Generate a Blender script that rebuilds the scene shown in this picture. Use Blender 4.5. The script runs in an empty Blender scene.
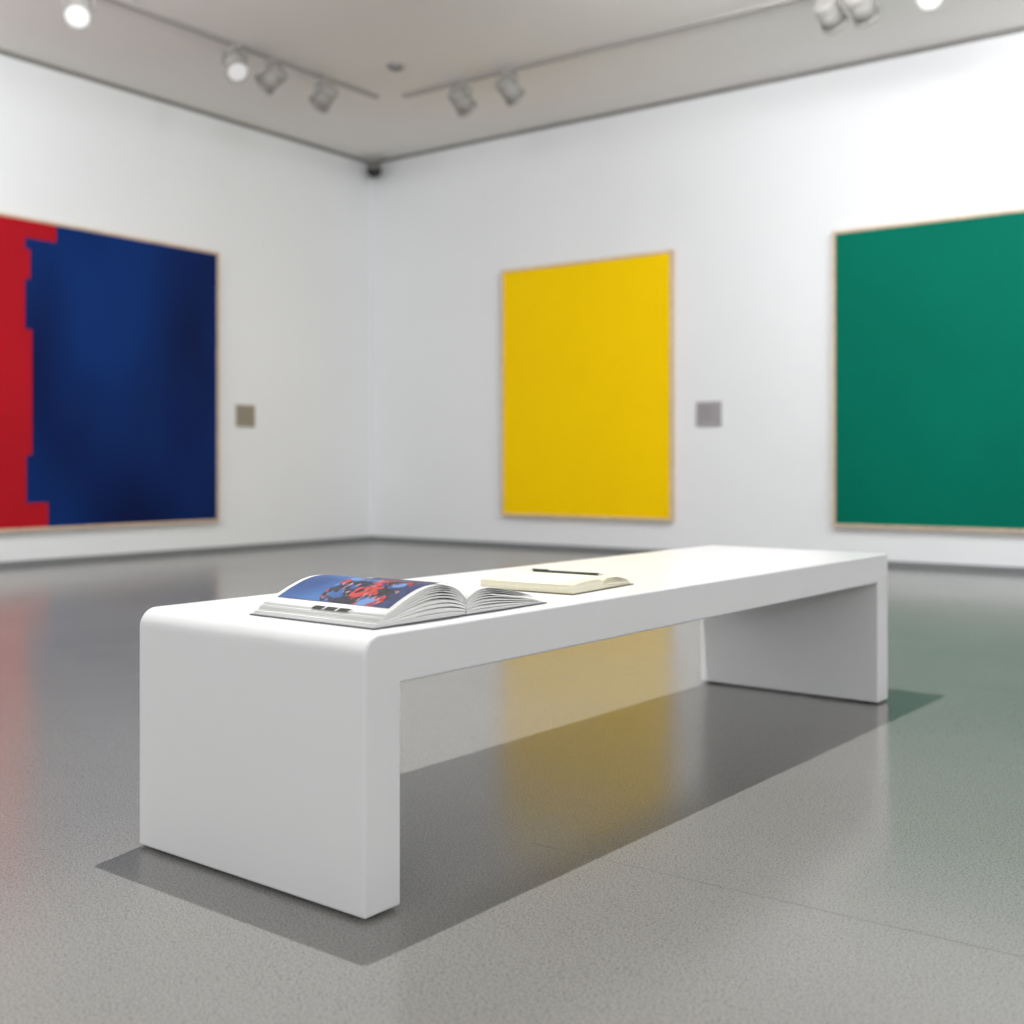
import bpy, bmesh, math, random
from mathutils import Vector, Matrix, noise as mnoise
random.seed(4)
scene = bpy.context.scene
scene.view_settings.view_transform = 'Standard'
scene.view_settings.look = 'None'

def s2l(c):
    c = c/255.0
    return c/12.92 if c <= 0.04045 else ((c+0.055)/1.055)**2.4
def rgb(r, g, b): return (s2l(r), s2l(g), s2l(b), 1.0)

def mat(name, col, rough=0.5, spec=0.5, metal=0.0, emit=None, es=0.0, noise=None):
    m = bpy.data.materials.new(name); m.use_nodes = True
    nt = m.node_tree; b = nt.nodes['Principled BSDF']
    b.inputs['Base Color'].default_value = col
    b.inputs['Roughness'].default_value = rough
    b.inputs['Specular IOR Level'].default_value = spec
    b.inputs['Metallic'].default_value = metal
    if emit:
        b.inputs['Emission Color'].default_value = emit
        b.inputs['Emission Strength'].default_value = es
    if noise:
        scale, amt = noise
        tc = nt.nodes.new('ShaderNodeTexCoord')
        n = nt.nodes.new('ShaderNodeTexNoise'); n.inputs['Scale'].default_value = scale
        n.inputs['Detail'].default_value = 4
        nt.links.new(tc.outputs['Object'], n.inputs['Vector'])
        r = nt.nodes.new('ShaderNodeValToRGB')
        r.color_ramp.elements[0].position = 0.3; r.color_ramp.elements[1].position = 0.7
        r.color_ramp.elements[0].color = (col[0]*(1-amt), col[1]*(1-amt), col[2]*(1-amt), 1)
        r.color_ramp.elements[1].color = (min(1, col[0]*(1+amt)), min(1, col[1]*(1+amt)), min(1, col[2]*(1+amt)), 1)
        nt.links.new(n.outputs['Fac'], r.inputs['Fac'])
        nt.links.new(r.outputs['Color'], b.inputs['Base Color'])
    return m

M_wall = mat('wall_paint', (0.82, 0.83, 0.84, 1), 0.85, 0.2, noise=(1.5, 0.01))
M_ceil = mat('ceiling_paint', (0.88, 0.855, 0.825, 1), 0.9, 0.2, noise=(1.0, 0.01))
M_gap = mat('shadow_gap_grey', rgb(120, 122, 124), 0.6)
M_joint = mat('floor_joint', rgb(112, 112, 110), 0.4)
M_gapc = mat('ceiling_gap_grey', rgb(128, 126, 122), 0.7)
M_bench = mat('bench_lacquer', (0.665, 0.668, 0.676, 1), 0.3, 0.45, noise=(3, 0.008))
M_dark = mat('dark_rubber', (0.02, 0.02, 0.02, 1), 0.6)
M_wood = mat('pale_wood', rgb(212, 188, 162), 0.5, noise=(25, 0.12))
M_yel = mat('yellow_canvas', rgb(255, 210, 0), 0.6, 0.08, noise=(1.2, 0.02))
M_grn = mat('green_canvas', rgb(0, 108, 88), 0.6, 0.06, noise=(1.2, 0.06))
M_red = mat('red_canvas', rgb(176, 24, 36), 0.6, 0.08, noise=(1.5, 0.05))
M_lab1 = mat('label_tan', rgb(150, 138, 120), 0.6, noise=(60, 0.15))
M_lab2 = mat('label_grey', rgb(158, 153, 156), 0.6, noise=(60, 0.15))
M_track = mat('track_grey', rgb(160, 156, 152), 0.5)
M_spot = mat('spot_body', rgb(165, 162, 158), 0.5)
M_lens = mat('spot_lens', (0.75, 0.75, 0.75, 1), 0.3, emit=(1, 0.98, 0.95, 1), es=0.15)
M_white = mat('plastic_white', rgb(220, 220, 218), 0.4)
M_dome = mat('dome_black', (0.01, 0.01, 0.012, 1), 0.1)
M_paper = mat('paper_white', (0.74, 0.74, 0.73, 1), 0.6, 0.3, noise=(90, 0.01))
M_cream = mat('paper_cream', rgb(226, 221, 198), 0.65, 0.3, noise=(90, 0.015))
M_cover = mat('book_cover', rgb(95, 96, 102), 0.5)
M_ncover = mat('notebook_cover', rgb(85, 82, 56), 0.5)
M_pen = mat('pen_dark_green', (0.012, 0.03, 0.022, 1), 0.3)
M_metal = mat('pen_steel', (0.6, 0.6, 0.6, 1), 0.25, metal=1.0)

def blue_mat():
    m = bpy.data.materials.new('blue_canvas'); m.use_nodes = True
    nt = m.node_tree; b = nt.nodes['Principled BSDF']; b.inputs['Roughness'].default_value = 0.5
    b.inputs['Specular IOR Level'].default_value = 0.1
    tc = nt.nodes.new('ShaderNodeTexCoord')
    mp = nt.nodes.new('ShaderNodeMapping'); mp.inputs['Scale'].default_value = (1, 1.3, 0.6)
    mp.inputs['Location'].default_value = (0.3, 0.25, 0.1)
    n = nt.nodes.new('ShaderNodeTexNoise'); n.inputs['Scale'].default_value = 1.1; n.inputs['Detail'].default_value = 0.8
    r = nt.nodes.new('ShaderNodeValToRGB')
    r.color_ramp.elements[0].position = 0.30; r.color_ramp.elements[0].color = rgb(6, 24, 72)
    r.color_ramp.elements[1].position = 0.68; r.color_ramp.elements[1].color = rgb(10, 48, 112)
    nt.links.new(tc.outputs['Object'], mp.inputs['Vector']); nt.links.new(mp.outputs[0], n.inputs['Vector'])
    nt.links.new(n.outputs['Fac'], r.inputs['Fac']); nt.links.new(r.outputs['Color'], b.inputs['Base Color'])
    return m
M_blue = blue_mat()

def floor_mat():
    m = bpy.data.materials.new('polished_concrete'); m.use_nodes = True
    nt = m.node_tree; b = nt.nodes['Principled BSDF']; L = nt.links.new
    tc = nt.nodes.new('ShaderNodeTexCoord')
    def noise(s, d=3, rgh=0.6):
        n = nt.nodes.new('ShaderNodeTexNoise'); n.inputs['Scale'].default_value = s
        n.inputs['Detail'].default_value = d; n.inputs['Roughness'].default_value = rgh
        L(tc.outputs['Object'], n.inputs['Vector']); return n
    def ramp(src, p0, c0, p1, c1):
        r = nt.nodes.new('ShaderNodeValToRGB'); e = r.color_ramp.elements
        e[0].position = p0; e[0].color = c0; e[1].position = p1; e[1].color = c1
        L(src, r.inputs['Fac']); return r
    def g(v): return (v, v*0.995, v*0.98, 1)
    n1 = noise(260, 2, 0.6); n2 = noise(0.9, 4)
    n3 = nt.nodes.new('ShaderNodeTexVoronoi'); n3.inputs['Scale'].default_value = 140
    L(tc.outputs['Object'], n3.inputs['Vector'])
    r1 = ramp(n1.outputs['Fac'], 0.36, g(0.60), 0.58, g(1.0))
    r2 = ramp(n2.outputs['Fac'], 0.3, g(0.235), 0.7, g(0.26))
    r3 = ramp(n3.outputs['Distance'], 0.10, g(0.45), 0.24, g(1.0))
    mx = nt.nodes.new('ShaderNodeMix'); mx.data_type = 'RGBA'; mx.blend_type = 'MULTIPLY'; mx.inputs[0].default_value = 1
    L(r2.outputs[0], mx.inputs[6]); L(r1.outputs[0], mx.inputs[7])
    m2 = nt.nodes.new('ShaderNodeMix'); m2.data_type = 'RGBA'; m2.blend_type = 'MULTIPLY'; m2.inputs[0].default_value = 1
    L(mx.outputs[2], m2.inputs[6]); L(r3.outputs[0], m2.inputs[7])
    L(m2.outputs[2], b.inputs['Base Color'])
    rr = ramp(n2.outputs['Fac'], 0.3, g(0.17), 0.7, g(0.20)); L(rr.outputs[0], b.inputs['Roughness'])
    b.inputs['Specular IOR Level'].default_value = 0.55
    return m
M_floor = floor_mat()

def vcol_mat():
    m = bpy.data.materials.new('printed_page'); m.use_nodes = True
    nt = m.node_tree; b = nt.nodes['Principled BSDF']; b.inputs['Roughness'].default_value = 0.4
    a = nt.nodes.new('ShaderNodeVertexColor'); a.layer_name = 'print'
    nt.links.new(a.outputs['Color'], b.inputs['Base Color']); return m
M_print = vcol_mat()

class B:
    def __init__(s): s.bm = bmesh.new(); s.mats = []
    def mi(s, m):
        if m not in s.mats: s.mats.append(m)
        return s.mats.index(m)
    def box(s, x0, x1, y0, y1, z0, z1, m, M=None):
        r = bmesh.ops.create_cube(s.bm, size=1.0); i = s.mi(m)
        for v in r['verts']:
            v.co = Vector(((x0+x1)/2+v.co.x*(x1-x0), (y0+y1)/2+v.co.y*(y1-y0), (z0+z1)/2+v.co.z*(z1-z0)))
            if M: v.co = M @ v.co
        for f in {f for v in r['verts'] for f in v.link_faces}: f.material_index = i
    def cyl(s, p0, p1, r0, r1, m, seg=24, smooth=True):
        p0 = Vector(p0); p1 = Vector(p1); d = p1-p0
        r = bmesh.ops.create_cone(s.bm, cap_ends=True, segments=seg, radius1=r0, radius2=r1, depth=d.length)
        q = d.to_track_quat('Z', 'Y').to_matrix().to_4x4(); T = Matrix.Translation((p0+p1)/2) @ q; i = s.mi(m)
        for v in r['verts']: v.co = T @ v.co
        for f in {f for v in r['verts'] for f in v.link_faces}:
            f.material_index = i; f.smooth = smooth and len(f.verts) == 4
    def sphere(s, c, r, m, sc=(1, 1, 1)):
        rr = bmesh.ops.create_uvsphere(s.bm, u_segments=24, v_segments=16, radius=r); i = s.mi(m)
        for v in rr['verts']: v.co = Vector(c)+Vector((v.co.x*sc[0], v.co.y*sc[1], v.co.z*sc[2]))
        for f in {f for v in rr['verts'] for f in v.link_faces}: f.material_index = i; f.smooth = True
    def done(s, name, loc=(0, 0, 0), rot=0, parent=None, recalc=True):
        if recalc: bmesh.ops.recalc_face_normals(s.bm, faces=s.bm.faces)
        me = bpy.data.meshes.new(name); s.bm.to_mesh(me); s.bm.free()
        for m in s.mats: me.materials.append(m)
        o = bpy.data.objects.new(name, me); scene.collection.objects.link(o)
        o.location = loc; o.rotation_euler = (0, 0, rot)
        if parent: o.parent = parent
        return o

# ---------------- room ----------------
XL, XR, YF, YB, H = -7.77, 5.5, -5.0, 8.31, 3.62
T = 0.15
def simple(name, *a):
    b = B(); b.box(*a); return b.done(name)
simple('floor', XL-T, XR+T, YF-T, YB+T, -0.1, 0, M_floor)
simple('ceiling', XL-T, XR+T, YF-T, YB+T, H, H+0.1, M_ceil)
simple('wall_left', XL-T, XL, YF-T, YB+T, 0, H, M_wall)
simple('wall_back', XL, XR, YB, YB+T, 0, H, M_wall)
simple('wall_right', XR, XR+T, YF-T, YB+T, 0, H, M_wall)
simple('wall_front', XL, XR, YF-T, YF, 0, H, M_wall)
simple('baseboard_left', XL, XL+0.006, YF, YB, 0, 0.04, M_gap)
simple('baseboard_back', XL+0.006, XR, YB-0.006, YB, 0, 0.04, M_gap)
simple('trim_1', XL, XL+0.006, YF, YB, H-0.03, H, M_gapc)
simple('trim_2', XL+0.006, XR, YB-0.006, YB, H-0.03, H, M_gapc)
simple('floor_joint_line', -1.3, XR-0.05, 1.829, 1.8304, 0.0, 0.0003, M_joint)  # joint line in the concrete floor, laid as a thin strip

# ---------------- paintings ----------------
def painting(name, axis, a0, a1, z0, z1, mcan):
    b = B(); D = 0.05; fw = 0.022
    ca, cz = (a0+a1)/2, (z0+z1)/2; w, h = (a1-a0)/2, (z1-z0)/2
    def bx(p0, p1, d0, d1, q0, q1, m):
        if axis == 'y': b.box(p0, p1, -d1, -d0, q0, q1, m)
        else: b.box(d0, d1, p0, p1, q0, q1, m)
    bx(-w, -w+fw, 0.0, D, -h, h, M_wood); bx(w-fw, w, 0.0, D, -h, h, M_wood)
    bx(-w+fw, w-fw, 0.0, D, h-fw, h, M_wood); bx(-w+fw, w-fw, 0.0, D, -h, -h+fw, M_wood)
    if mcan:
        bx(-w+fw, w-fw, 0.005, D-0.008, -h+fw, h-fw, mcan)
    else:
        bands = [(-h+fw, .447, 4.87), (.447, .79, 4.70), (.79, 1.68, 4.745), (1.68, 2.04, 4.69),
                 (2.04, 2.25, 4.73), (2.25, 2.33, 4.69), (2.33, h-fw, 4.935)]
        for i, (q0, q1, yb) in enumerate(bands):
            if i > 0: q0 -= cz
            if i < len(bands)-1: q1 -= cz
            bx(-w+fw, yb-ca, 0.005, D-0.008, q0, q1, M_red)
            bx(yb-ca, w-fw, 0.005, D-0.008, q0, q1, M_blue)
    loc = (ca, YB-0.002, cz) if axis == 'y' else (XL+0.002, ca, cz)
    return b.done(name, loc)
painting('yellow_monochrome_painting', 'y', -6.19, -4.50, .272, 2.42, M_yel)
painting('green_monochrome_painting', 'y', -3.19, -0.95, .272, 2.41, M_grn)
painting('red_and_blue_abstract_painting', 'x', 3.3, 6.425, .25, 2.475, None)

def label(axis, a, z, w, h, m):
    b = B()
    if axis == 'y':
        b.box(-w/2, w/2, -0.012, 0, -h/2, h/2, m); loc = (a, YB-0.001, z)
        for k in range(5): b.box(-w*0.38, w*(0.1+0.05*(k % 3)), -0.0125, -0.012, h*(0.3-0.13*k), h*(0.33-0.13*k), M_gap)
    else:
        b.box(0, 0.012, -w/2, w/2, -h/2, h/2, m); loc = (XL+0.001, a, z)
        for k in range(5): b.box(0.012, 0.0125, -w*0.38, w*(0.1+0.05*(k % 3)), h*(0.3-0.13*k), h*(0.33-0.13*k), M_gap)
    b.done('artwork_label', loc)
label('x', 6.74, 1.135, 0.20, 0.185, M_lab1)
label('y', -4.20, 1.115, 0.21, 0.19, M_lab2)

# ---------------- ceiling tracks and spots ----------------
TX, TY = -6.34, 6.95
b = B(); b.box(TX-0.02, TX+0.02, -3.5, 6.85, H-0.02, H, M_track); b.done('ceiling_light_track')
b = B(); b.box(-6.16, 4.0, TY-0.02, TY+0.02, H-0.02, H, M_track); b.done('ceiling_light_track')
b = B(); b.box(-4.2, 0.8, 2.50, 2.54, H-0.02, H, M_track); b.done('ceiling_light_track')

def spot(x, y, aim, lit=False, zt=H-0.02, L=0.18, r=0.078):
    b = B()
    b.box(-0.05, 0.05, -0.018, 0.018, -0.025, 0, M_spot)
    b.cyl((0, 0, -0.025), (0, 0, -0.05), 0.012, 0.012, M_spot)
    d = Vector(aim).normalized(); c = Vector((0, 0, -0.13))
    side = d.cross(Vector((0, 0, 1))).normalized()
    top = Vector((0, 0, -0.05))
    b.cyl(top-side*(r+0.008), top+side*(r+0.008), 0.008, 0.008, M_spot)
    for s in (-1, 1):
        b.cyl(top+side*s*(r+0.008), c+side*s*(r+0.008), 0.008, 0.008, M_spot)
    b.cyl(c-d*L*0.5, c+d*L*0.38, r*0.82, r, M_spot)
    b.cyl(c+d*L*0.38, c+d*L*0.5, r*1.06, r*1.06, M_spot)
    for k in range(3):
        b.cyl(c-d*L*(0.42-0.1*k), c-d*L*(0.38-0.1*k), r*0.95, r*0.95, M_spot)
    b.cyl(c+d*L*0.5, c+d*(L*0.5+0.003), r*0.85, r*0.85, M_lens if lit else M_gapc)
    return b.done('track_spotlight', (x, y, zt))
spot(TX, 6.27, (-0.75, 0.1, -0.5)); spot(TX, 5.75, (-0.75, -0.2, -0.5)); spot(TX, 5.41, (0.5, -0.2, -0.6), True)
spot(TX, 4.20, (0.5, -0.4, -0.6), True)
spot(-5.58, TY, (0.0, 0.7, -0.5)); spot(-5.13, TY, (0.1, 0.7, -0.5))
spot(-2.70, TY, (0.1, 0.7, -0.5)); spot(-2.50, TY, (0.1, 0.7, -0.5)); spot(-2.10, TY, (0.2, -0.6, -0.7), True)

b = B(); b.cyl((0, 0, -0.02), (0, 0, 0), 0.06, 0.065, M_spot); b.cyl((0, 0, -0.035), (0, 0, -0.02), 0.035, 0.05, M_gap)
b.done('smoke_detector', (-5.75, 6.40, H))
b = B(); b.box(-0.17, 0.03, -0.02, 0.02, -0.02, 0.02, M_white); b.cyl((0, 0, 0.0), (0, 0, 0.05), 0.075, 0.07, M_gapc)
b.sphere((0, 0, -0.005), 0.072, M_dome, (1, 1, 0.95))
b.done('security_camera', (XL+0.16, YB-0.14, 3.49))

# ---------------- bench ----------------
RB = math.radians(-1.9); BX, BY = -1.279, 1.352
W, LEN, HT, t, ts, r, ri, z0 = 0.600, 2.225, 0.449, 0.082, 0.084, 0.036, 0.004, 0.005
prof = [(0, z0)]
n = 10
for i in range(n+1):
    a = math.pi - i/n*math.pi/2; prof.append((r+r*math.cos(a), HT-r+r*math.sin(a)))
r2_ = 0.012
for i in range(n+1):
    a = math.pi/2 - i/n*math.pi/2; prof.append((LEN-r2_+r2_*math.cos(a), HT-r2_+r2_*math.sin(a)))
prof += [(LEN, z0), (LEN-t, z0), (LEN-t, HT-ts), (t, HT-ts), (t, z0)]
bm = bmesh.new()
va = [bm.verts.new((0, p[0], p[1])) for p in prof]; vb = [bm.verts.new((-W, p[0], p[1])) for p in prof]
bm.faces.new(va); bm.faces.new(vb[::-1])
for i in range(len(prof)):
    j = (i+1) % len(prof); bm.faces.new((va[i], vb[i], vb[j], va[j]))
bmesh.ops.recalc_face_normals(bm, faces=bm.faces)
for f in bm.faces: f.smooth = True
me = bpy.data.meshes.new('seat'); bm.to_mesh(me); bm.free(); me.materials.append(M_bench)
bench = bpy.data.objects.new('gallery_bench', None); scene.collection.objects.link(bench)
bench.location = (BX, BY, 0); bench.rotation_euler = (0, 0, RB)
so = bpy.data.objects.new('seat', me); scene.collection.objects.link(so); so.parent = bench
bv = so.modifiers.new('bev', 'BEVEL'); bv.width = 0.005; bv.segments = 4; bv.limit_method = 'ANGLE'; bv.angle_limit = math.radians(35); bv.harden_normals = True
b = B()
for x in (-0.04, -W+0.04):
    for y in (t/2, LEN-t/2): b.cyl((x, y, 0), (x, y, z0+0.002), 0.022, 0.022, M_dark)
b.done('feet', parent=bench)

def place(lx, ly):
    c, s = math.cos(RB), math.sin(RB)
    return (BX+c*lx-s*ly, BY+s*lx+c*ly)

# ---------------- open book ----------------
def interp(pts, x):
    if x <= pts[0][0]: return pts[0][1]
    for k in range(len(pts)-1):
        if x <= pts[k+1][0]:
            a, b_ = pts[k], pts[k+1]; u = (x-a[0])/(b_[0]-a[0])
            p0 = pts[max(k-1, 0)][1]; p3 = pts[min(k+2, len(pts)-1)][1]
            return 0.5*((2*a[1])+(b_[1]-p0)*u+(2*p0-5*a[1]+4*b_[1]-p3)*u*u+(3*a[1]-p0-3*b_[1]+p3)*u**3)
    return pts[-1][1]

def sheets(b, wx, ya, yb, prof, fr, base, m, fan, jit=0.002):
    S = 22
    for (f0, f1) in fr:
        j = random.uniform(-jit, jit)
        y0 = ya+(yb-ya)*(fan*f1**1.5)+j; jx = random.uniform(-0.0012, 0.0012)
        vs = []
        for i in range(S+1):
            y = y0+(yb-y0)*i/S
            zt = interp(prof, y)
            top = base+f1*(zt-base); bot = base+f0*(zt-base)
            vs.append([b.bm.verts.new((x, y, z)) for x in (jx, wx+jx) for z in (bot, top)])
        mi = b.mi(m)
        for i in range(S):
            a, c = vs[i], vs[i+1]
            for q in ((0, 1, 1, 0), (2, 3, 3, 2)):
                f = b.bm.faces.new((a[q[0]], a[q[1]], c[q[2]], c[q[3]])); f.material_index = mi
            f = b.bm.faces.new((a[1], a[3], c[3], c[1])); f.material_index = mi; f.smooth = True
            f = b.bm.faces.new((a[0], a[2], c[2], c[0])); f.material_index = mi; f.smooth = True
        for e in (vs[0], vs[-1]):
            f = b.bm.faces.new((e[0], e[1], e[3], e[2])); f.material_index = mi

PH, PW = 0.305, 0.232
profL = [(0, .014), (.04, .026), (.08, .043), (.12, .056), (.155, .060), (.19, .056), (.215, .045), (.235, .028)]
profR = [(.232, .028), (.25, .038), (.275, .044), (.31, .043), (.36, .034), (.42, .021), (.47, .012)]
b = B()
b.box(-0.004, PH+0.004, -0.004, 2*PW+0.004, 0, 0.002, M_cover)
frL = [(0.0, 0.14), (0.17, 0.28), (0.33, 0.42), (0.46, 0.54), (0.61, 0.65), (0.70, 0.735), (0.79, 0.815), (0.86, 0.88), (0.93, 0.945), (0.98, 1.0)]
frR = [(0.0, 0.11), (0.16, 0.23), (0.31, 0.36), (0.43, 0.49), (0.57, 0.60), (0.68, 0.71), (0.79, 0.81), (0.88, 0.90), (0.97, 1.0)]
sheets(b, PH, 0, PW-0.001, profL, frL, 0.002, M_paper, 0.10)
sheets(b, PH, 2*PW-0.005, PW+0.001, profR, frR, 0.002, M_paper, 0.16, 0.004)
bx_, by_ = place(-0.350, 0.066)
book = b.done('open_art_book', (bx_, by_, HT+0.0005), RB)

def printed(parent, x0, x1, y0, y1, prof, fn, name, NX=110, NY=90):
    bm = bmesh.new(); lay = bm.loops.layers.color.new('print')
    g = [[bm.verts.new((x0+(x1-x0)*i/NX, y0+(y1-y0)*j/NY, interp(prof, y0+(y1-y0)*j/NY)+0.0009)) for j in range(NY+1)] for i in range(NX+1)]
    for i in range(NX):
        for j in range(NY):
            f = bm.faces.new((g[i][j], g[i+1][j], g[i+1][j+1], g[i][j+1])); f.smooth = True
            c = fn((i+0.5)/NX, (j+0.5)/NY)
            for l in f.loops: l[lay] = (c[0]/255, c[1]/255, c[2]/255, 1)
    bmesh.ops.recalc_face_normals(bm, faces=bm.faces)
    me = bpy.data.meshes.new(name); bm.to_mesh(me); bm.free(); me.materials.append(M_print)
    o = bpy.data.objects.new(name, me); scene.collection.objects.link(o); o.parent = parent
def mixc(a, b, t):
    t = max(0, min(1, t)); return tuple(a[i]*(1-t)+b[i]*t for i in range(3))
def art(u, v):
    """photographic plate: dark figures with red over a blue ground"""
    n0 = mnoise.noise(Vector((u*3, v*2.4, 1.3))); n1 = mnoise.noise(Vector((u*8+n0, v*6, 4.1))); n2 = mnoise.noise(Vector((u*7, v*5+n1, 9.7)))
    n3 = mnoise.noise(Vector((u*22, v*16, 2.2))); n4 = mnoise.noise(Vector((u*40, v*12, 6.2)))
    c = mixc((26, 62, 118), (52, 96, 152), 0.5+n0*1.2)
    if u > 0.86: c = mixc((18, 30, 70), (28, 50, 98), 0.5+n3)
    m = math.exp(-(((u-0.62)/0.27)**4+((v-0.42)/0.42)**4))
    if m > 0.25:
        if n1+0.25*n3 > -0.08: c = mixc((10, 12, 26), (22, 26, 54), 0.5+n3*2)
        if n2+0.3*n3 > 0.15: c = mixc((124, 22, 30), (172, 50, 48), 0.5+n3*2)
        if n4 > 0.4 and n1 < 0.2: c = (160, 120, 122)
        if n1 < -0.36: c = (90, 126, 176)
    return c
printed(book, 0.012, 0.293, 0.046, 0.222, profL, art, 'printed_plate', 150, 110)
def art2(u, v):
    n = math.sin(u*22)*math.sin(v*17+u*6)
    return (22, 28, 54) if n > 0.0 else ((105, 40, 40) if n < -0.6 else (50, 72, 108))
printed(book, 0.015, 0.18, 0.250, 0.335, profR, art2, 'printed_plate_small', 50, 40)
def txt(u, v):
    return (22, 22, 26) if (int(u*24) % 8 != 7) else (190, 190, 188)
printed(book, 0.13, 0.225, 0.020, 0.032, profL, txt, 'caption', 60, 6)

# ---------------- notebook ----------------
b = B()
NW, NHf = 0.235, 0.13
pL = [(0, .019), (.03, .0215), (.07, .0235), (.1, .024), (.12, .0215), (.13, .016)]
pR = [(.13, .016), (.14, .0215), (.16, .0235), (.19, .0225), (.23, .016), (.26, .008)]
b.box(-0.003, NW+0.003, -0.003, 2*NHf+0.003, 0, 0.0018, M_ncover)
sheets(b, NW, 0, NHf-0.0005, pL, [(0, .42), (.44, .8), (.82, .93), (.955, 1)], 0.0018, M_cream, 0.03, 0.001)
sheets(b, NW, 2*NHf, NHf+0.0005, pR, [(0, .2), (.26, .45), (.53, .62), (.70, .76), (.84, .88), (.95, 1)], 0.0018, M_cream, 0.14)
nx, ny = place(-0.322, 0.668)
nb = b.done('open_notebook', (nx, ny, HT+0.0005), RB+math.radians(4))
b = B()
b.cyl((0, 0, 0), (0.172, 0, 0), 0.0028, 0.0028, M_pen, 16); b.cyl((0.172, 0, 0), (0.184, 0, 0), 0.0028, 0.001, M_metal, 16)
b.cyl((-0.006, 0, 0), (0, 0, 0), 0.002, 0.0028, M_metal, 16); b.box(-0.002, 0.04, -0.001, 0.001, 0.0026, 0.0042, M_pen)
px_, py_ = place(-0.312, 0.848)
b.done('ballpoint_pen', (px_, py_, HT+0.0273), RB+math.radians(4))

# ---------------- lights ----------------
def area(name, loc, rot, sx, sy, e, col=(1, 1, 1)):
    l = bpy.data.lights.new(name, 'AREA'); l.shape = 'RECTANGLE'; l.size = sx; l.size_y = sy; l.energy = e; l.color = col
    o = bpy.data.objects.new(name, l); scene.collection.objects.link(o); o.location = loc; o.rotation_euler = rot; return o
R = math.radians
area('wall_fill_1', (-4.7, 0.9, 3.38), (0, R(66), 0), 0.3, 6.0, 160, (0.96, 0.98, 1))  # added out-of-view fill, evens the brightness of the left wall
area('wall_fill_2', (-0.2, 5.2, 3.38), (R(66), 0, 0), 6.5, 0.3, 150, (0.96, 0.98, 1))  # added out-of-view fill, evens the brightness of the back wall
area('room_fill_1', (-1.2, YF+0.25, 2.9), (R(98), 0, 0), 11.0, 0.7, 170, (0.98, 0.99, 1))  # unseen fill added behind the camera to lift bench end and back wall
area('room_fill_2', (XR-0.25, 1.0, 2.9), (0, R(98), 0), 0.7, 10.0, 165, (0.98, 0.99, 1))  # unseen fill added at the right to brighten bench side and left wall
l = bpy.data.lights.new('bench_spot', 'SPOT'); l.energy = 540; l.spot_size = R(120); l.spot_blend = 0.6; l.shadow_soft_size = 0.02
l.color = (1, 0.985, 0.96)
o = bpy.data.objects.new('bench_spot', l); scene.collection.objects.link(o); o.location = (-2.06, 2.24, 3.585)

w = bpy.data.worlds.new('World'); scene.world = w; w.use_nodes = True
w.node_tree.nodes['Background'].inputs[0].default_value = (0.8, 0.85, 0.9, 1); w.node_tree.nodes['Background'].inputs[1].default_value = 0.3

# ---------------- camera ----------------
cam = bpy.data.cameras.new('camera'); co = bpy.data.objects.new('camera', cam); scene.collection.objects.link(co)
co.location = (0, 0, 0.718); co.rotation_euler = (math.radians(90), 0, math.radians(36.3))
cam.sensor_width = 36; cam.lens = 1180/1024*36; cam.shift_y = -47/1024
cam.dof.use_dof = True; cam.dof.focus_distance = 2.2; cam.dof.aperture_fstop = 2.6
cam.clip_start = 0.05
scene.camera = co
